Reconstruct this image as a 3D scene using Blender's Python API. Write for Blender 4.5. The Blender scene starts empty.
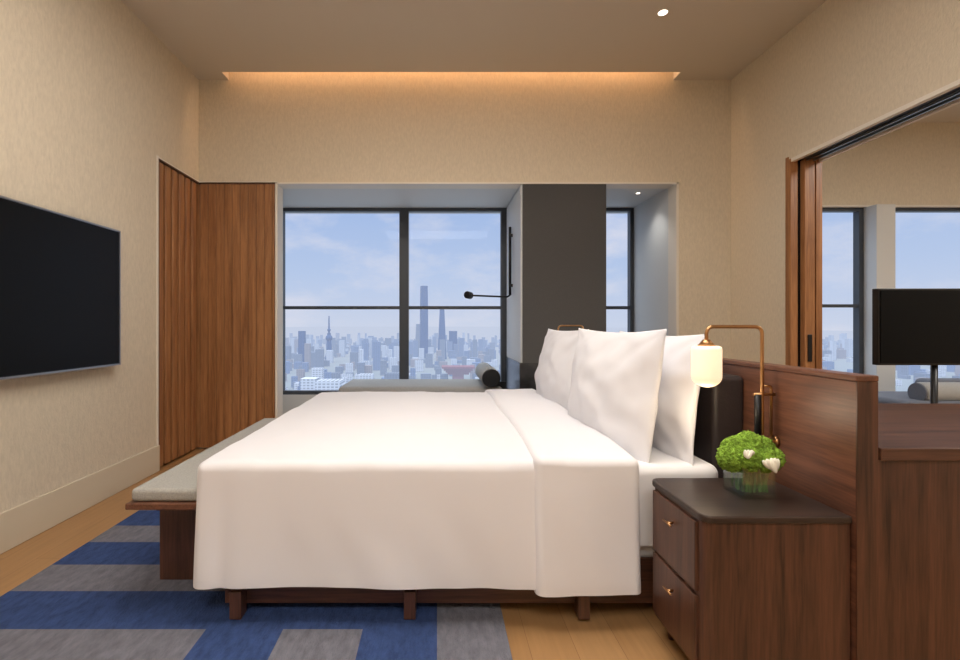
import bpy, bmesh, math, random
from mathutils import Vector, Matrix, noise
random.seed(4)
S=bpy.context.scene
S.view_settings.view_transform='Standard'
S.view_settings.look='None'
def lin(c):
    return tuple(((v/255)/12.92 if v/255<=.04045 else ((v/255+.055)/1.055)**2.4) for v in c)+(1,)
# ---------------- materials
def newmat(name):
    m=bpy.data.materials.new(name); m.use_nodes=True
    nt=m.node_tree; b=nt.nodes['Principled BSDF']; return m,nt,b
def N(nt,t,**k):
    n=nt.nodes.new(t)
    for a,v in k.items(): setattr(n,a,v)
    return n
def mat(name,c,rough=.6,metal=0,noise_s=0,noise_amt=.08,bump=0,bscale=None,stretch=(1,1,1),spec=.5,emit=0,ecol=None,coat=0):
    m,nt,b=newmat(name)
    b.inputs['Base Color'].default_value=lin(c); b.inputs['Roughness'].default_value=rough
    b.inputs['Metallic'].default_value=metal; b.inputs['Specular IOR Level'].default_value=spec
    b.inputs['Coat Weight'].default_value=coat
    if emit:
        b.inputs['Emission Color'].default_value=lin(ecol or c); b.inputs['Emission Strength'].default_value=emit
    if noise_s or bump:
        g=N(nt,'ShaderNodeNewGeometry'); mp=N(nt,'ShaderNodeMapping'); mp.inputs['Scale'].default_value=stretch
        nt.links.new(g.outputs['Position'],mp.inputs['Vector'])
    if noise_s:
        n=N(nt,'ShaderNodeTexNoise'); n.inputs['Scale'].default_value=noise_s; n.inputs['Detail'].default_value=5
        nt.links.new(mp.outputs[0],n.inputs['Vector'])
        r=N(nt,'ShaderNodeValToRGB'); L=lin(c)
        r.color_ramp.elements[0].position=.3; r.color_ramp.elements[1].position=.7
        r.color_ramp.elements[0].color=tuple(v*(1-noise_amt) for v in L[:3])+(1,)
        r.color_ramp.elements[1].color=tuple(min(1,v*(1+noise_amt)) for v in L[:3])+(1,)
        nt.links.new(n.outputs['Fac'],r.inputs[0]); nt.links.new(r.outputs[0],b.inputs['Base Color'])
    if bump:
        n2=N(nt,'ShaderNodeTexNoise'); n2.inputs['Scale'].default_value=bscale or 200; n2.inputs['Detail'].default_value=3
        nt.links.new(mp.outputs[0],n2.inputs['Vector'])
        bp=N(nt,'ShaderNodeBump'); bp.inputs['Strength'].default_value=bump; bp.inputs['Distance'].default_value=.01
        nt.links.new(n2.outputs['Fac'],bp.inputs['Height']); nt.links.new(bp.outputs[0],b.inputs['Normal'])
    return m
def wood(name,c1,c2,axis='Z',rough=.38,fine=1.0):
    m,nt,b=newmat(name)
    g=N(nt,'ShaderNodeNewGeometry'); mp=N(nt,'ShaderNodeMapping')
    sc={'X':(.8,14,14),'Y':(14,.8,14),'Z':(14,14,.8)}[axis]
    mp.inputs['Scale'].default_value=tuple(v*fine for v in sc)
    nt.links.new(g.outputs['Position'],mp.inputs['Vector'])
    n=N(nt,'ShaderNodeTexNoise'); n.inputs['Scale'].default_value=1.6; n.inputs['Detail'].default_value=8; n.inputs['Roughness'].default_value=.62; n.inputs['Distortion'].default_value=.6
    nt.links.new(mp.outputs[0],n.inputs['Vector'])
    mp2=N(nt,'ShaderNodeMapping'); mp2.inputs['Scale'].default_value=tuple(v*fine*7 for v in sc)
    nt.links.new(g.outputs['Position'],mp2.inputs['Vector'])
    n2=N(nt,'ShaderNodeTexNoise'); n2.inputs['Scale'].default_value=1.5; n2.inputs['Detail'].default_value=3
    nt.links.new(mp2.outputs[0],n2.inputs['Vector'])
    mx=N(nt,'ShaderNodeMath',operation='MULTIPLY_ADD'); mx.inputs[1].default_value=.35
    nt.links.new(n2.outputs['Fac'],mx.inputs[0]); 
    m3=N(nt,'ShaderNodeMath',operation='MULTIPLY'); m3.inputs[1].default_value=.68
    nt.links.new(n.outputs['Fac'],m3.inputs[0]); nt.links.new(m3.outputs[0],mx.inputs[2])
    r=N(nt,'ShaderNodeValToRGB'); e=r.color_ramp.elements
    e[0].position=.35; e[0].color=lin(c1); e[1].position=.66; e[1].color=lin(c2)
    nt.links.new(mx.outputs[0],r.inputs[0]); nt.links.new(r.outputs[0],b.inputs['Base Color'])
    b.inputs['Roughness'].default_value=rough
    return m
def floor_mat():
    m,nt,b=newmat('oak_planks')
    g=N(nt,'ShaderNodeNewGeometry'); mp=N(nt,'ShaderNodeMapping'); mp.inputs['Rotation'].default_value=(0,0,math.pi/2)
    nt.links.new(g.outputs['Position'],mp.inputs['Vector'])
    br=N(nt,'ShaderNodeTexBrick'); br.inputs['Scale'].default_value=1; br.inputs['Brick Width'].default_value=1.6; br.inputs['Row Height'].default_value=.16
    br.inputs['Mortar Size'].default_value=.001; br.inputs['Color1'].default_value=lin((172,132,88)); br.inputs['Color2'].default_value=lin((164,124,81)); br.inputs['Mortar'].default_value=lin((128,92,60))
    nt.links.new(mp.outputs[0],br.inputs['Vector'])
    mp2=N(nt,'ShaderNodeMapping'); mp2.inputs['Scale'].default_value=(40,2,1); nt.links.new(g.outputs['Position'],mp2.inputs['Vector'])
    n=N(nt,'ShaderNodeTexNoise'); n.inputs['Scale'].default_value=1.5; n.inputs['Detail'].default_value=6; nt.links.new(mp2.outputs[0],n.inputs['Vector'])
    mr=N(nt,'ShaderNodeMapRange'); mr.inputs[3].default_value=.75; mr.inputs[4].default_value=1.12; nt.links.new(n.outputs['Fac'],mr.inputs[0])
    mx=N(nt,'ShaderNodeMixRGB',blend_type='MULTIPLY'); mx.inputs[0].default_value=1
    nt.links.new(br.outputs[0],mx.inputs[1]); nt.links.new(mr.outputs[0],mx.inputs[2]); nt.links.new(mx.outputs[0],b.inputs['Base Color'])
    b.inputs['Roughness'].default_value=.4
    return m
WALL=mat('woven_wallcovering',(213,201,180),.9,noise_s=75,noise_amt=.065,bump=.25,bscale=180,stretch=(1,1,.35),spec=.2)
CEIL=mat('ceiling_paint',(206,196,180),.9,spec=.2)
BASEB=mat('baseboard_paint',(204,192,170),.7)
FLOOR=floor_mat()
W1,W2=(52,33,26),(98,64,48)
WAL=wood('walnut_vertical',W1,W2,'Z')
WALX=wood('walnut_horizontal',W1,W2,'X')
WALY=wood('walnut_lengthwise',(70,44,35),(122,80,60),'Y')
WALT=wood('walnut_tabletop',(38,29,26),(58,44,38),'X',rough=.4)
PANEL=wood('teak_panel',(124,80,48),(176,124,80),'Z')
WHITE=mat('cotton_white',(226,225,229),.85,spec=.15,bump=.04,bscale=400)
SHEET=mat('sheet_white',(226,226,230),.85,spec=.15)
LEATHER=mat('dark_leather',(44,36,36),.5,noise_s=20,bump=.1,bscale=180)
BRASS=mat('brass',(184,142,100),.3,1)
DARKM=mat('dark_metal',(28,28,30),.4,.3)
BLACK=mat('black_satin',(12,12,13),.35)
SCREEN=mat('tv_screen',(15,16,17),.35,spec=.12)
SILVER=mat('silver_trim',(170,170,172),.3,.9)
FRAME=mat('window_aluminium',(66,71,78),.45,.2)
GREYP=mat('grey_panel',(208,209,208),.5)
COLM=mat('column_fabric',(68,67,67),.75,noise_s=150,bump=.1,bscale=300)
MARB=mat('dark_marble',(52,52,54),.2,noise_s=6,noise_amt=.5)
GFAB=mat('grey_fabric',(158,158,156),.9,noise_s=180,noise_amt=.12,bump=.3,bscale=300)
CUSH=mat('bench_fabric',(164,162,156),.9,noise_s=180,noise_amt=.16,bump=.3,bscale=300)
DSOFA=mat('sofa_fabric',(104,108,118),.9,noise_s=180,noise_amt=.12,bump=.2)
RBLUE=mat('rug_blue',(56,74,116),.95,noise_s=45,noise_amt=.22,bump=.8,bscale=160,stretch=(1,.4,1),spec=.1)
RGREY=mat('rug_grey',(112,112,121),.95,noise_s=45,noise_amt=.18,bump=.8,bscale=160,stretch=(1,.4,1),spec=.1)
TRIMW=mat('trim_pale',(225,218,206),.5)
MOSS=mat('moss_green',(144,182,70),.9,noise_s=70,noise_amt=.5,bump=1,bscale=250,spec=.1)
PETAL=mat('petal_cream',(240,238,222),.7)
OPAL=mat('opal_glass',(255,238,214),.3,emit=.6,ecol=(255,226,190))
LED=mat('led_warm',(255,200,140),.5,emit=3,ecol=(255,180,110))
LEDW=mat('led_white',(255,240,220),.5,emit=8,ecol=(255,240,220))
def glass(name,thin=True,tint=(1,1,1,1)):
    m,nt,b=newmat(name); nt.nodes.remove(b); o=nt.nodes['Material Output']
    t=N(nt,'ShaderNodeBsdfTransparent'); t.inputs[0].default_value=tint; g=N(nt,'ShaderNodeBsdfGlossy'); g.inputs['Roughness'].default_value=.02
    mx=N(nt,'ShaderNodeMixShader'); mx.inputs[0].default_value=.004 if thin else .16
    nt.links.new(t.outputs[0],mx.inputs[1]); nt.links.new(g.outputs[0],mx.inputs[2]); nt.links.new(mx.outputs[0],o.inputs[0]); return m
GLASS=glass('window_glass'); VGL=glass('vase_glass',False,(.92,.97,.95,1))
# ---------------- mesh helpers
def fin(name,bm,m,parent=None,smooth=False,bevel=0,bseg=2,subsurf=0):
    vs=[v.co for v in bm.verts]
    mn=Vector([min(v[i] for v in vs) for i in range(3)]); mx=Vector([max(v[i] for v in vs) for i in range(3)])
    c=(mn+mx)/2
    bmesh.ops.translate(bm,vec=-c,verts=bm.verts); bmesh.ops.recalc_face_normals(bm,faces=bm.faces)
    me=bpy.data.meshes.new(name); bm.to_mesh(me); bm.free()
    ms=m if isinstance(m,(list,tuple)) else [m]
    for q in ms: me.materials.append(q)
    if smooth:
        for p in me.polygons: p.use_smooth=True
    o=bpy.data.objects.new(name,me); o.location=c; S.collection.objects.link(o)
    if bevel:
        b=o.modifiers.new('bevel','BEVEL'); b.width=bevel; b.segments=bseg; b.limit_method='ANGLE'
    if parent: par(o,parent)
    return o
def par(o,p):
    o.parent=p; o.matrix_parent_inverse=Matrix.Translation(-p.location)
def E(name,loc):
    e=bpy.data.objects.new(name,None); e.location=loc; e.empty_display_size=.1; S.collection.objects.link(e); return e
def addbox(bm,x0,x1,y0,y1,z0,z1,mi=0):
    vs=[bm.verts.new((x,y,z)) for z in(z0,z1) for y in(y0,y1) for x in(x0,x1)]
    for f in((0,1,3,2),(4,6,7,5),(0,4,5,1),(2,3,7,6),(0,2,6,4),(1,5,7,3)):
        bm.faces.new([vs[i] for i in f]).material_index=mi
def box(name,x0,x1,y0,y1,z0,z1,m,parent=None,bevel=0,bseg=2):
    bm=bmesh.new(); addbox(bm,x0,x1,y0,y1,z0,z1); return fin(name,bm,m,parent,bevel=bevel,bseg=bseg)
def boxes(name,lst,m,parent=None,bevel=0):
    bm=bmesh.new()
    for b in lst: addbox(bm,*b)
    return fin(name,bm,m,parent,bevel=bevel)
def cyl(name,p0,p1,r,m,parent=None,r2=None,seg=32,bevel=0):
    p0=Vector(p0);p1=Vector(p1);d=p1-p0; bm=bmesh.new()
    bmesh.ops.create_cone(bm,cap_ends=True,segments=seg,radius1=r,radius2=r if r2 is None else r2,depth=d.length,
        matrix=Matrix.Translation((p0+p1)/2)@d.to_track_quat('Z','Y').to_matrix().to_4x4())
    o=fin(name,bm,m,parent,bevel=bevel)
    for p in o.data.polygons: p.use_smooth=len(p.vertices)==4
    return o
def tube(name,pts,r,m,parent=None,fil=.02):
    P=[Vector(p) for p in pts]; out=[P[0]]
    for i in range(1,len(P)-1):
        a=(P[i-1]-P[i]).normalized(); b=(P[i+1]-P[i]).normalized()
        s=P[i]+a*fil; e=P[i]+b*fil
        for k in range(9):
            t=k/8; out.append(s*(1-t)**2+P[i]*2*t*(1-t)+e*t*t)
    out.append(P[-1])
    bm=bmesh.new(); rings=[]
    up=None
    for i,p in enumerate(out):
        d=(out[min(i+1,len(out)-1)]-out[max(i-1,0)]).normalized()
        if up is None:
            up=d.orthogonal().normalized()
        up=(up-d*up.dot(d)).normalized(); s=d.cross(up)
        rings.append([bm.verts.new(p+(up*math.cos(a)+s*math.sin(a))*r) for a in [k*math.tau/14 for k in range(14)]])
    for A,B in zip(rings,rings[1:]):
        for k in range(14): bm.faces.new((A[k],A[(k+1)%14],B[(k+1)%14],B[k]))
    bm.faces.new(rings[0]); bm.faces.new(rings[-1])
    return fin(name,bm,m,parent,smooth=True)
def lathe(name,prof,c,m,parent=None,seg=40):
    bm=bmesh.new(); rings=[]
    for r,z in prof: rings.append([bm.verts.new((c[0]+r*math.cos(k*math.tau/seg),c[1]+r*math.sin(k*math.tau/seg),c[2]+z)) for k in range(seg)])
    for A,B in zip(rings,rings[1:]):
        for k in range(seg): bm.faces.new((A[k],A[(k+1)%seg],B[(k+1)%seg],B[k]))
    bmesh.ops.remove_doubles(bm,verts=bm.verts,dist=1e-5)
    return fin(name,bm,m,parent,smooth=True)
def rbox(x0,x1,y0,y1,z0,z1,r,cell,openbottom=True,disp=None):
    bm=bmesh.new()
    lo=Vector((x0,y0,z0)); hi=Vector((x1,y1,z1))
    n=[max(2,int((hi[i]-lo[i])/cell)) for i in range(3)]
    co=[]
    for i in range(3):
        c=[lo[i]+(hi[i]-lo[i])*k/n[i] for k in range(n[i]+1)]
        ex=[lo[i]+r*t for t in(.2,.4,.6,.8,1)]+[hi[i]-r*t for t in(.2,.4,.6,.8,1)]
        c=[q for q in c if q<=lo[i]+1e-6 or q>=hi[i]-1e-6 or (lo[i]+r*1.05<q<hi[i]-r*1.05)]
        co.append(sorted(set(round(q,6) for q in c+ex)))
    def grid(ax,side):
        u,v=[i for i in range(3) if i!=ax]
        G=[]
        for a in co[u]:
            row=[]
            for b in co[v]:
                p=[0,0,0]; p[ax]=hi[ax] if side else lo[ax]; p[u]=a; p[v]=b
                row.append(bm.verts.new(p))
            G.append(row)
        for i in range(len(co[u])-1):
            for j in range(len(co[v])-1): bm.faces.new((G[i][j],G[i+1][j],G[i+1][j+1],G[i][j+1]))
    for ax in range(3):
        for s in(0,1):
            if ax==2 and s==0 and openbottom: continue
            grid(ax,s)
    bmesh.ops.remove_doubles(bm,verts=bm.verts,dist=1e-5)
    for v in bm.verts:
        p=v.co; q=Vector([min(max(p[i],lo[i]+r),hi[i]-r) for i in range(3)])
        if openbottom: q.z=min(max(p.z,lo.z),hi.z-r)
        d=p-q
        if d.length>1e-6: v.co=q+d.normalized()*r
        if disp: v.co=disp(v.co.copy())
    return bm
# ---------------- room shell
XL,XR,YB,YN,H=-2.14,2.64,4.49,-2.3,3.32
YD,ZD=3.75,2.36
box('floor',-2.4,7.2,YN-.2,5.75,-.12,0,FLOOR)
boxes('ceiling',[(XL-.25,7.2,YN-.2,4.35,H,H+.12),(XL-.25,-1.87,4.35,YB+.15,H,H+.12),(2.12,2.9,4.35,YB+.15,H,H+.12),
   (2.9,7.2,4.35,5.75,H,H+.12),(-2.0,2.25,4.2,4.35,H+.12,H+.4),(-2.0,2.25,4.2,4.75,H+.4,H+.5),(-2.0,-1.87,4.35,4.64,H+.12,H+.4),(2.12,2.25,4.35,4.64,H+.12,H+.4)],CEIL)
box('cove_light',-1.8,2.05,4.36,4.375,H+.2,H+.22,LED)
boxes('wall_left',[(XL-.2,XL,YN,3.84,0,H)],WALL)
boxes('wall_left_closet',[(XL-.2,XL,3.84,YB,2.4,H),(XL-.2,XL-.1,3.84,YB+.15,0,2.4)],WALL)
boxes('wall_back',[(XL-.2,2.9,YB,YB+.15,2.4,H+.4),(2.15,2.9,YB,YB+.15,0,2.4),(XL-.1,-1.45,YB+.04,YB+.15,0,2.4)],WALL)
boxes('wall_right',[(XR,2.86,YN,.9,0,H),(XR,2.86,.9,YD,ZD,H),(XR,2.86,YD,YB,0,H)],WALL)
box('wall_near',XL-.2,7.2,YN-.15,YN,0,H,WALL)
box('wall_living_side',7.05,7.2,YN,5.6,0,H,WALL)
boxes('wall_living_back',[(2.86,7.05,5.43,5.6,2.4,H),(2.86,7.05,5.43,5.6,0,.3),(2.86,3.1,5.43,5.6,.3,2.4)],WALL)
box('baseboard_left',XL,XL+.012,YN,3.84,0,.2,BASEB,bevel=.004)
box('baseboard_right',2.15,XR,YB-.012,YB,0,.15,BASEB)
boxes('wall_bay',[(-1.9,-1.75,YB+.15,5.6,0,2.4),(2.15,2.86,YB+.15,5.6,0,2.4),(-1.75,2.15,5.44,5.6,0,.36)],GREYP)
boxes('ceiling_bay',[(-1.9,2.86,YB+.15,5.75,2.4,2.55)],GREYP)
boxes('trim_1',[(-1.45,2.17,YB-.012,YB+.15,2.385,2.4),(2.145,2.165,YB-.012,YB+.15,0,2.4),(-1.45,-1.43,YB-.012,YB+.15,0,2.4)],TRIMW)
c=E('window_column',(1.14,4.9,0))
box('shaft',.77,1.52,YB,5.42,.78,2.385,COLM,c)
box('side_panel',.755,.77,YB+.02,5.42,.78,2.385,GREYP,c)
box('plinth',.74,1.54,YB-.01,5.42,0,.78,MARB,c)
w=E('wardrobe_panel',(-1.9,4.3,0))
bm=bmesh.new()
y=3.85
while y<YB-.02:
    addbox(bm,XL-.06,XL-.005,y,min(y+.075,YB+.03),.02,2.385); y+=.107
fin('slats',bm,PANEL,w,bevel=.006)
box('backing',XL-.095,XL-.055,3.845,YB+.03,0,2.395,WAL,w)
bm=bmesh.new()
x=XL-.06
while x<-1.47:
    x1=min(x+.072,-1.455); addbox(bm,x,x1-.004,YB+.003,YB+.036,.02,2.385); x=x1
fin('facing_door',bm,PANEL,w,bevel=.002)
boxes('frame',[(XL-.02,XL+.006,3.83,3.845,0,2.4),(XL-.06,XL+.006,3.83,YB,2.388,2.4),(XL,-1.45,YB,YB+.03,2.385,2.4)],WAL,w)
boxes('trim_2',[(XL,XL+.008,3.815,3.83,0,2.415),(XL,XL+.008,3.83,YB,2.4,2.41),(XL,-1.43,YB-.008,YB,2.4,2.41)],TRIMW)
# windows
def window(name,x0,x1,y,z0,z1,mull,trans,fw=.05,mw=.1):
    p=E(name,((x0+x1)/2,y,(z0+z1)/2)); L=[(x0,x0+fw,y-.04,y+.04,z0,z1),(x1-fw,x1,y-.04,y+.04,z0,z1),(x0+fw,x1-fw,y-.04,y+.04,z0,z0+.04),(x0+fw,x1-fw,y-.04,y+.04,z1-.035,z1)]
    xs=[x0+fw]
    for m_ in mull:
        L.append((m_-mw/2,m_+mw/2,y-.06,y+.04,z0+.04,z1-.035)); xs+= [m_-mw/2,m_+mw/2]
    xs.append(x1-fw)
    for a,b in zip(xs[::2],xs[1::2]): L.append((a,b,y-.03,y+.03,trans-.017,trans+.017))
    boxes('frame',L,FRAME,p)
    box('pane',x0+fw,x1-fw,y+.004,y+.01,z0+.04,z1-.035,GLASS,p)
window('window_1',-1.75,.77,5.5,.36,2.4,[-.36],1.31,.07)
window('window_2',1.52,2.15,5.5,.36,2.4,[],1.31,.04)
box('wall_column_back',.77,1.52,5.42,5.6,.36,2.4,GREYP)
window('window_3',3.1,4.66,5.5,.3,2.4,[],1.33,.05)
window('window_4',4.86,7.05,5.5,.3,2.4,[6.0],1.33,.05)
box('wall_living_pier',4.66,4.86,5.3,5.6,.3,2.4,GREYP)
box('trim_3',2.86,7.05,5.41,5.43,2.4,2.42,TRIMW)
a=E('reading_lamp',(.7,5.0,1.7))
tube('post',[(.73,5.0,1.42),(.73,5.0,2.1)],.014,DARKM,a)
boxes('mount',[(.72,.757,4.985,5.015,1.5,1.53),(.72,.757,4.985,5.015,2.0,2.03)],DARKM,a)
tube('arm',[(.73,5.0,1.42),(.7,4.98,1.40),(.33,4.9,1.41)],.009,DARKM,a,fil=.01)
cyl('head',(.33,4.93,1.41),(.29,4.87,1.415),.036,DARKM,a,bevel=.006)
d=E('window_daybed',(-.15,5.0,0))
box('base',-.9,.5,4.72,5.38,0,.3,WALX,d,bevel=.005)
fin('seat',rbox(-.93,.62,4.68,5.4,.3,.54,.04,.03,False),GFAB,d,smooth=True)
cyl('bolster',(.5,4.62,.63),(.5,5.38,.63),.09,GFAB,d,bevel=.015)
cyl('bolster_end',(.5,4.6,.63),(.5,4.622,.63),.085,BLACK,d,bevel=.006)
box('strap',.5,.66,4.78,4.8,.5,.58,BLACK,d)
# right door pocket
dr=E('door_1',(2.75,YD,1.2))
boxes('jamb',[(XR-.01,2.685,YD-.03,YD,0,ZD),(2.82,2.868,YD-.03,YD,0,ZD)],PANEL,dr,bevel=.003)
box('casing',XR-.006,XR,YD,YD+.03,0,ZD+.02,PANEL,dr)
box('leaf',2.715,2.79,YD-.06,YD-.01,.01,ZD-.015,PANEL,dr,bevel=.003)
box('pocket',2.685,2.82,YD-.01,YD,0,ZD,BLACK,dr)
boxes('handle',[(2.735,2.765,YD-.068,YD-.058,.85,1.05)],DARKM,dr,bevel=.003)
tr=E('door_track',(2.75,2.3,2.36))
box('channel',2.685,2.82,.9,YD-.06,ZD-.014,ZD,BLACK,tr)
boxes('rail',[(XR-.006,2.665,.9,YD,ZD-.025,ZD),(2.84,2.864,.9,YD,ZD-.025,ZD)],TRIMW,tr)
boxes('runner',[(2.725,2.733,.9,YD-.06,ZD-.03,ZD-.014),(2.775,2.783,.9,YD-.06,ZD-.03,ZD-.014)],SILVER,tr)
# ---------------- TV
t=E('television',(-2.09,2.5,1.3))
box('body',-2.115,-2.075,1.83,3.27,.86,1.735,BLACK,t,bevel=.004)
boxes('bezel',[(-2.08,-2.068,1.83,3.27,1.725,1.735),(-2.08,-2.068,1.83,3.27,.86,.87),(-2.08,-2.068,3.26,3.27,.86,1.735),(-2.08,-2.068,1.83,1.84,.86,1.735)],SILVER,t)
box('screen',-2.076,-2.071,1.845,3.255,.875,1.72,SCREEN,t)
box('bracket',XL+.001,-2.11,2.2,2.9,1.1,1.5,BLACK,t)
# ---------------- bed
bed=E('bed',(.15,2.86,0))
box('plinth',-.72,1.15,2.0,3.72,.045,.2,WALX,bed)
box('rail_near',-.80,1.16,1.93,2.0,.045,.22,WALX,bed,bevel=.004)
box('rail_far',-.80,1.16,3.72,3.79,.045,.22,WALX,bed,bevel=.004)
box('rail_foot',-.82,-.80,1.93,3.79,.045,.22,WALY,bed,bevel=.004)
boxes('legs',[(x,x+.045,y,y+.06,.0135,.118) for x in(-.78,-.125,.53) for y in(1.875,3.785)],WAL,bed,bevel=.004)
fin('mattress',rbox(-.8,1.08,1.93,3.78,.2,.575,.05,.05,False),SHEET,bed,smooth=True)
CX,CY=-.05,2.86
def ddisp(p,k=1.0):
    u=(p.x-.1)/.95; v=(p.y-CY)/1.0
    top=max(0,min(1,(p.z-.5)/.08))
    z=p.z+top*.035*max(0,1-u*u)*max(0,1-v**4)
    n=noise.noise(Vector((p.x*2.2,p.y*2.2,0)))*.008+noise.noise(Vector((p.x*7+p.y*3,p.y*4,3)))*.0045+noise.noise(Vector((p.x*15-p.y*6,p.y*8,6)))*.002
    z+=n*top
    low=max(0,min(1,(.58-p.z)/.42))
    yy=p.y; xx=p.x
    f=noise.noise(Vector((p.x*3.1,0,p.z*1.2)))*.018+noise.noise(Vector((p.x*8+p.z*3,5,p.z*2.5)))*.008
    g=noise.noise(Vector((p.y*3.1,9,p.z*.7)))*.012
    cf=math.exp(-((p.x+.80)/.035)**2)*.014
    if p.y<1.98: yy+=low*(f-.02)+low*cf
    if p.y>3.74: yy+=low*(f+.02)-low*cf
    if p.x<-.78: xx+=low*(g-.008)
    if p.z<.2: z+=noise.noise(Vector((p.x*1.5,p.y*1.5,7)))*.006
    return Vector((xx,yy,z))
fin('duvet',rbox(-.908,.74,1.868,3.86,.145,.605,.036,.018,True,ddisp),WHITE,bed,smooth=True)
fin('duvet_fold',rbox(.362,.757,1.848,3.876,.13,.626,.032,.016,True,ddisp),WHITE,bed,smooth=True)
fin('sheet_turn',rbox(.7,1.085,1.9,3.82,.28,.585,.04,.03,True,None),SHEET,bed,smooth=True)
def pillow(name,cx,cy,cz,W,Hh,T,lean,parent,m=WHITE,seed=0,yaw=0):
    bm=bmesh.new(); n=48
    for s in(1,-1):
        G=[]
        for i in range(n+1):
            row=[]
            for j in range(n+1):
                u=-1+2*i/n; v=-1+2*j/n
                u=math.sin(u*math.pi/2)*.45+u*.55; v=math.sin(v*math.pi/2)*.45+v*.55
                th=T/2*(max(0,1-abs(u)**2.2)**.7)*(max(0,1-abs(v)**2.2)**.7)
                y=u*W/2*(1-.06*(1-v*v)); z=v*Hh/2*(1-.06*(1-u*u))
                nn=noise.noise(Vector((u*2.2+seed,v*2.2,s*3)))*.016+noise.noise(Vector((u*5+seed,v*4,s*3+5)))*.008
                cu,cv=1-abs(u),1-abs(v); rr_=math.hypot(cu,cv); an=math.atan2(cv,cu)
                nn+=.006*math.sin(an*9+seed)*math.exp(-rr_*2.0)
                e=min(1,th/(T*.2))
                row.append(bm.verts.new((s*th+nn*e+.012*math.sin(u*2+seed)*(v*v),y,z)))
            G.append(row)
        for i in range(n):
            for j in range(n): bm.faces.new((G[i][j],G[i+1][j],G[i+1][j+1],G[i][j+1]))
    bmesh.ops.remove_doubles(bm,verts=bm.verts,dist=5e-4)
    M=Matrix.Translation((cx,cy,cz))@Matrix.Rotation(yaw,4,'Z')@Matrix.Rotation(lean,4,'Y')
    bmesh.ops.transform(bm,matrix=M,verts=bm.verts)
    return fin(name,bm,m,parent,smooth=True)
pillow('pillow_front_near',.80,2.345,.812,.84,.59,.19,.14,bed,seed=1,yaw=.14)
pillow('pillow_front_far',.795,3.27,.825,.80,.55,.19,.17,bed,seed=5,yaw=.08)
pillow('pillow_back_near',.99,2.32,.815,.82,.55,.17,.11,bed,seed=9,yaw=.03)
pillow('pillow_back_far',.985,3.3,.815,.82,.53,.17,.11,bed,seed=13)
# ---------------- headboard
hp=E('headboard',(1.2,2.9,0))
box('partition',1.22,1.280,1.455,4.3,0,.955,WALY,hp,bevel=.002)
box('cap',1.217,1.283,1.45,4.304,.955,.973,WALY,hp,bevel=.004)
box('end_post',1.2195,1.2805,1.451,1.456,0,.955,WAL,hp)
fin('leather_cushion',rbox(1.095,1.222,1.98,3.85,.45,.918,.022,.03,False),LEATHER,hp,smooth=True)
dk=E('desk',(2.0,1.9,0))
box('top',1.288,2.6,1.45,2.28,.725,.762,WALX,dk,bevel=.003)
box('side_panel',1.288,2.56,1.462,1.5,0,.725,WAL,dk,bevel=.002)
box('end_panel',2.53,2.56,1.5,2.25,0,.725,WAL,dk)
box('modesty',1.3,2.53,2.2,2.22,.1,.725,WALX,dk)
# ---------------- nightstands
def nightstand(name,y0,y1):
    p=E(name,(1.0,(y0+y1)/2,0))
    x0,x1=.778,1.214
    def rr(z0,z1,inset,m,nm,bev=.003,r=.05):
        bm=bmesh.new(); pts=[]
        a0,a1,b0,b1=x0+inset,x1,y0+inset,y1-inset
        pts.append((a1,b0)); pts.append((a1,b1))
        for k in range(9):
            t=math.pi/2+k/8*math.pi/2; pts.append((a0+r+r*math.cos(t),b1-r+r*math.sin(t)))
        for k in range(9):
            t=math.pi+k/8*math.pi/2; pts.append((a0+r+r*math.cos(t),b0+r+r*math.sin(t)))
        A=[bm.verts.new((x,y,z0)) for x,y in pts]; B=[bm.verts.new((x,y,z1)) for x,y in pts]
        bm.faces.new(A); bm.faces.new(B); n=len(pts)
        for k in range(n): bm.faces.new((A[k],A[(k+1)%n],B[(k+1)%n],B[k]))
        return fin(nm,bm,m,p,bevel=bev)
    rr(.075,.538,.008,WAL,'body',.003,.03)
    rr(.538,.56,0,WALT,'top',.005,.035)
    for i,(a,b) in enumerate([(.095,.305),(.318,.528)]):
        box('drawer_%d'%(i+1),x0-.002,x0+.02,y0+.045,y1-.035,a,b,WAL,p,bevel=.003)
        cyl('knob_%d'%(i+1),(x0-.02,(y0+y1)/2,b-.06),(x0,(y0+y1)/2,b-.06),.004,BRASS,p)
        tube('pull_%d'%(i+1),[(x0-.02,(y0+y1)/2-.026,b-.06),(x0-.02,(y0+y1)/2+.026,b-.06)],.0035,BRASS,p)
    for lx in(x0+.06,x1-.05):
        for ly in(y0+.05,y1-.05): cyl('leg',(lx,ly,.0),(lx,ly,.08),.011,WAL,p,r2=.018)
    return p
nightstand('nightstand',1.46,1.835)
nightstand('nightstand',3.9,4.27)
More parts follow.
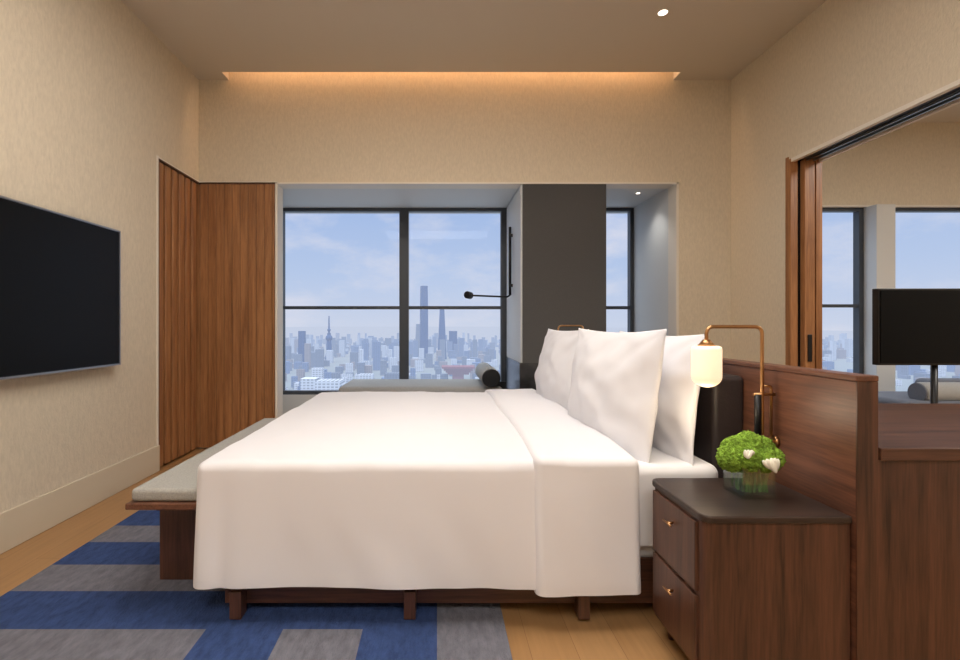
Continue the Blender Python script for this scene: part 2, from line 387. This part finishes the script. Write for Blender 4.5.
def lamp(name,y):
    p=E(name,(1.1,y,.9))
    tube('arm',[(.97,y,1.06),(.97,y,1.114),(1.17,y,1.114),(1.17,y,.70),(1.215,y,.70)],.0065,BRASS,p,fil=.028)
    tube('support',[(1.17,y,.90),(1.203,y,.90),(1.203,y,.72)],.005,BRASS,p,fil=.012)
    cyl('holder',(1.152,y-.004,.715),(1.152,y-.004,.87),.011,DARKM,p)
    tube('collar',[(1.14,y,.87),(1.215,y,.87)],.006,BRASS,p)
    cyl('wall_plate',(1.208,y,.70),(1.219,y,.70),.022,BRASS,p)
    cyl('cap',(.97,y,1.045),(.97,y,1.068),.03,BRASS,p,r2=.012)
    R=.05; pr=[(0.001,.0)]
    for k in range(1,9):
        t=k/8*math.pi/2; pr.append((R*math.sin(t),R*.8*(1-math.cos(t))))
    pr+= [(R,.135),(R*.97,.145),(R*.8,.149),(.001,.15)]
    lathe('shade',pr,(.97,y,.896),OPAL,p)
    L=bpy.data.lights.new('bulb','POINT'); L.energy=1.0; L.color=(1,.8,.55); L.shadow_soft_size=.05
    o=bpy.data.objects.new('bulb',L); o.location=(.97,y,.82); S.collection.objects.link(o); par(o,p)
lamp('bedside_lamp',1.8); lamp('bedside_lamp',4.0)
# ---------------- plant
v=E('moss_flower_vase',(1.045,1.68,.562))
vx,vy,vz=1.035,1.66,.5605
bm=bmesh.new(); w_=.054
addbox(bm,vx-w_,vx+w_,vy-w_,vy+w_,vz,vz+.012)
for a_ in((-w_,-w_+.005,-w_,w_),(w_-.005,w_,-w_,w_),(-w_+.005,w_-.005,-w_,-w_+.005),(-w_+.005,w_-.005,w_-.005,w_)):
    addbox(bm,vx+a_[0],vx+a_[1],vy+a_[2],vy+a_[3],vz+.012,vz+.1)
fin('glass_cube',bm,VGL,v)
bm=bmesh.new()
for k in range(60):
    x=vx+random.uniform(-.04,.04); y=vy+random.uniform(-.04,.04)
    bmesh.ops.create_cone(bm,cap_ends=True,segments=6,radius1=.004,radius2=.004,depth=.085,matrix=Matrix.Translation((x,y,vz+.058))@Matrix.Rotation(random.uniform(-.15,.15),4,'X')@Matrix.Rotation(random.uniform(-.15,.15),4,'Y'))
fin('stems',bm,mat('stem_green',(86,128,66),.6,noise_s=40,noise_amt=.4),v)
bm=bmesh.new()
balls=[(-.064,-.01,.12,.042),(-.02,-.03,.125,.042),(.025,-.03,.122,.042),(.066,-.01,.12,.038),(-.03,.03,.135,.042),(.035,.03,.14,.042),(0,0,.16,.044),(-.042,0,.152,.038),(.042,0,.152,.038)]
for bx,by,bz,r in balls:
    g=bmesh.ops.create_icosphere(bm,subdivisions=5,radius=r)
    for q in g['verts']:
        dd=q.co.normalized(); q.co=dd*r*(1+.16*noise.noise(dd*7+Vector((bx*50,by*50,0)))+.16*noise.noise(dd*20)); q.co+=Vector((vx+bx,vy+by,vz+bz))
fin('moss_balls',bm,MOSS,v,smooth=True)
bm=bmesh.new()
for (fx,fz,s,rot) in((-.045,.15,.017,.5),(.03,.115,.027,-.3)):
    for k in range(5):
        g=bmesh.ops.create_icosphere(bm,subdivisions=3,radius=1)
        ang=rot+(k-2)*.28
        for q in g['verts']:
            lx,ly,lz=q.co.x*s*.34,q.co.y*s*(.4-.05*abs(k-2)),q.co.z*s*(.95-.1*abs(k-2))
            q.co=Vector((lx*math.cos(ang)+lz*math.sin(ang)+(k-2)*s*.27,ly-.004*(2-abs(k-2)),-lx*math.sin(ang)+lz*math.cos(ang)))+Vector((vx+fx,vy-.07,vz+fz))
fin('white_blooms',bm,PETAL,v,smooth=True)
# ---------------- bench
b=E('bed_end_bench',(-1.04,2.7,0))
box('slab',-1.205,-.925,1.93,3.45,.405,.43,WALY,b,bevel=.004)
boxes('apron',[(-1.15,-.94,2.05,3.35,.36,.405)],WALY,b)
boxes('legs',[(-1.205,-.95,2.17,2.23,.0135,.37),(-1.205,-.95,3.17,3.23,.0135,.37)],WAL,b,bevel=.004)
box('stretcher',-1.1,-1.03,2.23,3.17,.1,.16,WALY,b)
fin('cushion',rbox(-1.195,-.925,1.945,3.44,.43,.482,.018,.02,False),CUSH,b,smooth=True)
# ---------------- rug
bm=bmesh.new(); z0,z1=.001,.013
ys=[1.35,1.585,1.82,2.08,2.31,2.55,2.76,2.99]
cols=[(-1.78,-.84,[0,1,0,1,0,1,0]),(-.84,-.56,[0,0,0,1,0,1,0]),(-.56,-.27,[1,1,0,0,1,0,1]),(-.27,.0,[0,0,0,1,0,1,0]),(.0,.25,[1,1,1,0,1,0,1])]
for x0,x1,pp in cols:
    for i,(a_,b_) in enumerate(zip(ys,ys[1:])): addbox(bm,x0,x1,a_,b_,z0,z1,pp[i])
fin('area_rug',bm,[RBLUE,RGREY])
# ---------------- living room things
l=E('television.001',(3.7,3.6,1.1))
box('panel',3.07,4.35,3.48,3.53,.84,1.375,BLACK,l,bevel=.004)
box('screen',3.085,4.335,3.475,3.481,.855,1.36,SCREEN,l)
cyl('post',(3.5,3.52,.02),(3.5,3.52,.9),.02,DARKM,l)
cyl('foot',(3.5,3.52,0),(3.5,3.52,.02),.18,DARKM,l)
s=E('sofa',(5.1,4.7,0))
fin('seat',rbox(4.12,6.2,4.35,5.1,.12,.45,.05,.05,False),DSOFA,s,smooth=True)
cyl('bolster',(4.33,4.5,.51),(4.72,4.5,.51),.095,GFAB,s,bevel=.02)
cyl('bolster_end',(4.315,4.5,.51),(4.332,4.5,.51),.09,DSOFA,s,bevel=.006)
fin('back_cushion',rbox(4.7,6.2,4.75,4.95,.4,.60,.05,.05,False),DSOFA,s,smooth=True)
boxes('legs',[(x,x+.04,y,y+.04,0,.13) for x in(4.3,6.1) for y in(4.4,5.0)],WAL,s)
# ---------------- downlights and added fill panels
def downlight(x,y,r=.035,z=H,e=25,col=(1,.9,.78)):
    p=E('recessed_downlight',(x,y,z))
    lathe('rim',[(r,-.001),(r*1.25,-.004),(r*1.3,0)],(x,y,z),TRIMW,p)
    cyl('lens',(x,y,z-.002),(x,y,z+.002),r,LEDW,p)
    L=bpy.data.lights.new('spot','SPOT'); L.energy=e; L.color=col; L.spot_size=1.9; L.spot_blend=.8; L.shadow_soft_size=.05
    o=bpy.data.objects.new('spot',L); o.location=(x,y,z-.02); S.collection.objects.link(o); par(o,p)
downlight(1.59,3.52,.03)
downlight(1.95,4.85,.018,2.4,8,(1,.97,.92))
def ceiling_fill(x,y,sx,sy,e,col=(1,.945,.875)):  # unseen fill light added to brighten the rooms, with an invented frame
    p=E('added_fill_panel',(x,y,H))
    boxes('frame',[(x-sx/2-.03,x+sx/2+.03,y-sy/2-.03,y-sy/2,H-.05,H),(x-sx/2-.03,x+sx/2+.03,y+sy/2,y+sy/2+.03,H-.05,H),(x-sx/2-.03,x-sx/2,y-sy/2,y+sy/2,H-.05,H),(x+sx/2,x+sx/2+.03,y-sy/2,y+sy/2,H-.05,H)],TRIMW,p)
    L=bpy.data.lights.new('panel','AREA'); L.shape='RECTANGLE'; L.size=sx; L.size_y=sy; L.energy=e; L.color=col
    o=bpy.data.objects.new('panel',L); o.location=(x,y,H-.03); S.collection.objects.link(o); par(o,p)
ceiling_fill(0,1.9,2.2,1.2,70)
ceiling_fill(0,-1.0,2.4,1.2,88,(1,.955,.91))  # added behind the camera to fill the near side of the bed
ceiling_fill(4.9,1.8,1.5,1.5,130,(1,.95,.88))
L=bpy.data.lights.new('cove','AREA'); L.shape='RECTANGLE'; L.size=3.8; L.size_y=.06; L.energy=12; L.color=(1,.64,.38)
o=bpy.data.objects.new('cove_led',L); o.location=(.125,4.42,H+.3); S.collection.objects.link(o)
L=bpy.data.lights.new('sun','SUN'); L.energy=1.0; L.angle=.1; L.color=(1,.96,.92)
o=bpy.data.objects.new('sun',L); o.rotation_euler=(math.radians(45),0,math.radians(-25)); o.location=(0,-5,30); S.collection.objects.link(o)
# ---------------- city
def hazy_citymat(name,c,stripes=True,near=300,far=4200,h0=.36,hz=(178,195,226)):  # aerial haze painted into the material: emission share grows with distance
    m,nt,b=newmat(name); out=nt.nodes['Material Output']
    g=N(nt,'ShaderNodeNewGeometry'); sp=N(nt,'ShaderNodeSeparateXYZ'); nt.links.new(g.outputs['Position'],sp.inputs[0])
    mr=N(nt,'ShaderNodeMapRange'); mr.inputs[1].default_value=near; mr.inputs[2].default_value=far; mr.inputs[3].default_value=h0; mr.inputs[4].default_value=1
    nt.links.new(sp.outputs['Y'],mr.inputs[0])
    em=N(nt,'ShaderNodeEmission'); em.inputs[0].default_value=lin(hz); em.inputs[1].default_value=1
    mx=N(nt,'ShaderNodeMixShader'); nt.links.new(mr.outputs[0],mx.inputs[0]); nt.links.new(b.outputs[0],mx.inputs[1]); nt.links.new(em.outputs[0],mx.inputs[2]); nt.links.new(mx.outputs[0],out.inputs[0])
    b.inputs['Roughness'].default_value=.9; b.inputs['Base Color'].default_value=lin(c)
    if stripes:
        w=N(nt,'ShaderNodeTexBrick'); mp=N(nt,'ShaderNodeMapping'); mp.inputs['Rotation'].default_value=(math.pi/2,0,0); nt.links.new(g.outputs['Position'],mp.inputs[0]); nt.links.new(mp.outputs[0],w.inputs['Vector'])
        w.inputs['Scale'].default_value=1; w.inputs['Brick Width'].default_value=5; w.inputs['Row Height'].default_value=3.5; w.inputs['Mortar Size'].default_value=.9; w.offset=0
        w.inputs['Color1'].default_value=lin(tuple(v*.72 for v in c)); w.inputs['Color2'].default_value=lin(tuple(v*.6 for v in c)); w.inputs['Mortar'].default_value=lin(c)
        nt.links.new(w.outputs[0],b.inputs['Base Color'])
    return m
CM=[hazy_citymat('city_white',(206,210,218)),hazy_citymat('city_blue',(92,114,154)),hazy_citymat('city_grey',(104,114,134)),hazy_citymat('city_red',(128,62,66),False,h0=.34),hazy_citymat('city_brown',(146,132,130)),hazy_citymat('tower_blue',(82,102,144),h0=.14,far=5000)]
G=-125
bm=bmesh.new(); addbox(bm,-9000,9000,60,40000,G-5,G); fin('city_ground',bm,hazy_citymat('ground_haze',(105,118,124),False,near=500,far=3600,hz=(198,208,229)))
f=500
def W(px,Y): return (px-437)/f*Y
def Z(py,Y): return 1.12+(325-py)/f*Y
bm=bmesh.new()
for k in range(2600):
    Y=650+2900*random.random()**.8
    px=random.uniform(120,1250)
    w_=random.uniform(9,24); d_=random.uniform(10,25)
    top=G+random.choice([10,14,20,28,36])*random.uniform(.7,1.3)
    if Y>1300 and random.random()<.2: top=G+random.uniform(45,80)
    if Y<1100: top=min(top,G+22)
    x=W(px,Y); addbox(bm,x-w_/2,x+w_/2,Y-d_/2,Y+d_/2,G,top,random.choice([0,1,1,2,0,2,4]))
for k in range(70):
    px=random.choice([random.gauss(380,22),random.gauss(460,22)]); Y=random.uniform(1800,2700); w_=random.uniform(14,24); py=random.uniform(337,353)
    x=W(px,Y); addbox(bm,x-w_/2,x+w_/2,Y-w_/2,Y+w_/2,G,Z(py,Y),random.choice([0,1,2,1]))
for px,w_,py,Y,mi in [(302,6,331,1700,5),(316,12,352,1500,2),(371,5,336,2200,1),(380,9,343,1900,2),(453,8,331,2000,5),(462,5,338,1900,1),(474,7,342,2000,1),(613,6,352,2000,1),(625,6,357,2000,1),
   (330,24,380,600,0),(310,15,378,640,0),(350,13,384,560,0),(318,10,368,850,0),(366,13,374,850,0),(392,14,373,900,2)]:
    x=W(px,Y); h=w_/f*Y/2; addbox(bm,x-h,x+h,Y-h,Y+h,G,Z(py,Y),mi)
def taper(px,w0,w1,py0,Y,mi,twist=0):
    x=W(px,Y); n=8; rings=[]
    for i in range(n+1):
        t=i/n; h=(w0*(1-t)+w1*t)/f*Y/2; z=G+(Z(py0,Y)-G)*t; a0=twist*t
        rings.append([bm.verts.new((x+h*1.3*math.cos(a0+math.pi/4+k*math.pi/2),Y+h*1.3*math.sin(a0+math.pi/4+k*math.pi/2),z)) for k in range(4)])
    for A,B in zip(rings,rings[1:]):
        for k in range(4): bm.faces.new((A[k],A[(k+1)%4],B[(k+1)%4],B[k])).material_index=mi
    bm.faces.new(rings[-1]).material_index=mi
taper(424,9,6,286,1900,5,.5); taper(442,10,5,309,1850,5); taper(418,7,4,324,1950,2)
Y=1700; x=W(329,Y)
n0=len(bm.faces)
for (r0,r1,pa,pb) in ((5.5,4.5,378,345),(4.5,3,345,333),(1.8,1.0,333,316)):
    za,zb=Z(pa,Y),Z(pb,Y); bmesh.ops.create_cone(bm,segments=12,radius1=r0*2,radius2=r1*2,depth=zb-za,matrix=Matrix.Translation((x,Y,(za+zb)/2)))
for py,r in((358,16),(338,12),(330,6)):
    bmesh.ops.create_icosphere(bm,subdivisions=2,radius=r,matrix=Matrix.Translation((x,Y,Z(py,Y))))
bm.faces.ensure_lookup_table()
for q in list(bm.faces)[n0:]: q.material_index=5
Y=1080
for i in range(4):
    hw=(28+i*5)/f*Y/2*.75; x=W(458,Y); z0=Z(374-i*2,Y); addbox(bm,x-hw,x+hw,Y-hw*.6,Y+hw*.6,z0,z0+4.3,3)
addbox(bm,x-12,x+12,Y-10,Y+10,G,Z(374,Y),3)
bmesh.ops.recalc_face_normals(bm,faces=bm.faces)
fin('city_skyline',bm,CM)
# ---------------- world
wd=bpy.data.worlds.new('sky'); S.world=wd; wd.use_nodes=True; nt=wd.node_tree; bg=nt.nodes['Background']
tc=N(nt,'ShaderNodeTexCoord'); sp=N(nt,'ShaderNodeSeparateXYZ'); nt.links.new(tc.outputs['Generated'],sp.inputs[0])
r=N(nt,'ShaderNodeValToRGB'); e=r.color_ramp.elements; e[0].position=0; e[0].color=lin((202,212,233)); e[1].position=.6; e[1].color=(2.4,2.7,3.1,1)
k=e.new(.10); k.color=lin((182,201,233)); k=e.new(.24); k.color=lin((162,187,230)); k=e.new(.32); k.color=lin((172,194,232))
nt.links.new(sp.outputs['Z'],r.inputs[0])
mp=N(nt,'ShaderNodeMapping'); mp.inputs['Scale'].default_value=(1,1,2.4); mp.inputs['Location'].default_value=(.3,.2,.1); nt.links.new(tc.outputs['Generated'],mp.inputs[0])
n=N(nt,'ShaderNodeTexNoise'); n.inputs['Scale'].default_value=5.5; n.inputs['Detail'].default_value=8; n.inputs['Roughness'].default_value=.6; nt.links.new(mp.outputs[0],n.inputs[0])
r2=N(nt,'ShaderNodeValToRGB'); r2.color_ramp.elements[0].position=.47; r2.color_ramp.elements[1].position=.72; r2.color_ramp.elements[1].color=(.8,.8,.8,1)
nt.links.new(n.outputs['Fac'],r2.inputs[0])
mx=N(nt,'ShaderNodeMixRGB'); mx.blend_type='LIGHTEN'; mx.inputs[2].default_value=lin((220,222,236)); nt.links.new(r2.outputs[0],mx.inputs[0]); nt.links.new(r.outputs[0],mx.inputs[1]); nt.links.new(mx.outputs[0],bg.inputs[0])
bg.inputs[1].default_value=1.0
# ---------------- camera
cd=bpy.data.cameras.new('camera'); cd.lens=500/960*36; cd.sensor_width=36; cd.shift_x=43/960; cd.shift_y=-5/960; cd.clip_end=60000; cd.clip_start=.05
co=bpy.data.objects.new('camera',cd); co.location=(0,0,1.12); co.rotation_euler=(math.pi/2,0,0); S.collection.objects.link(co); S.camera=co
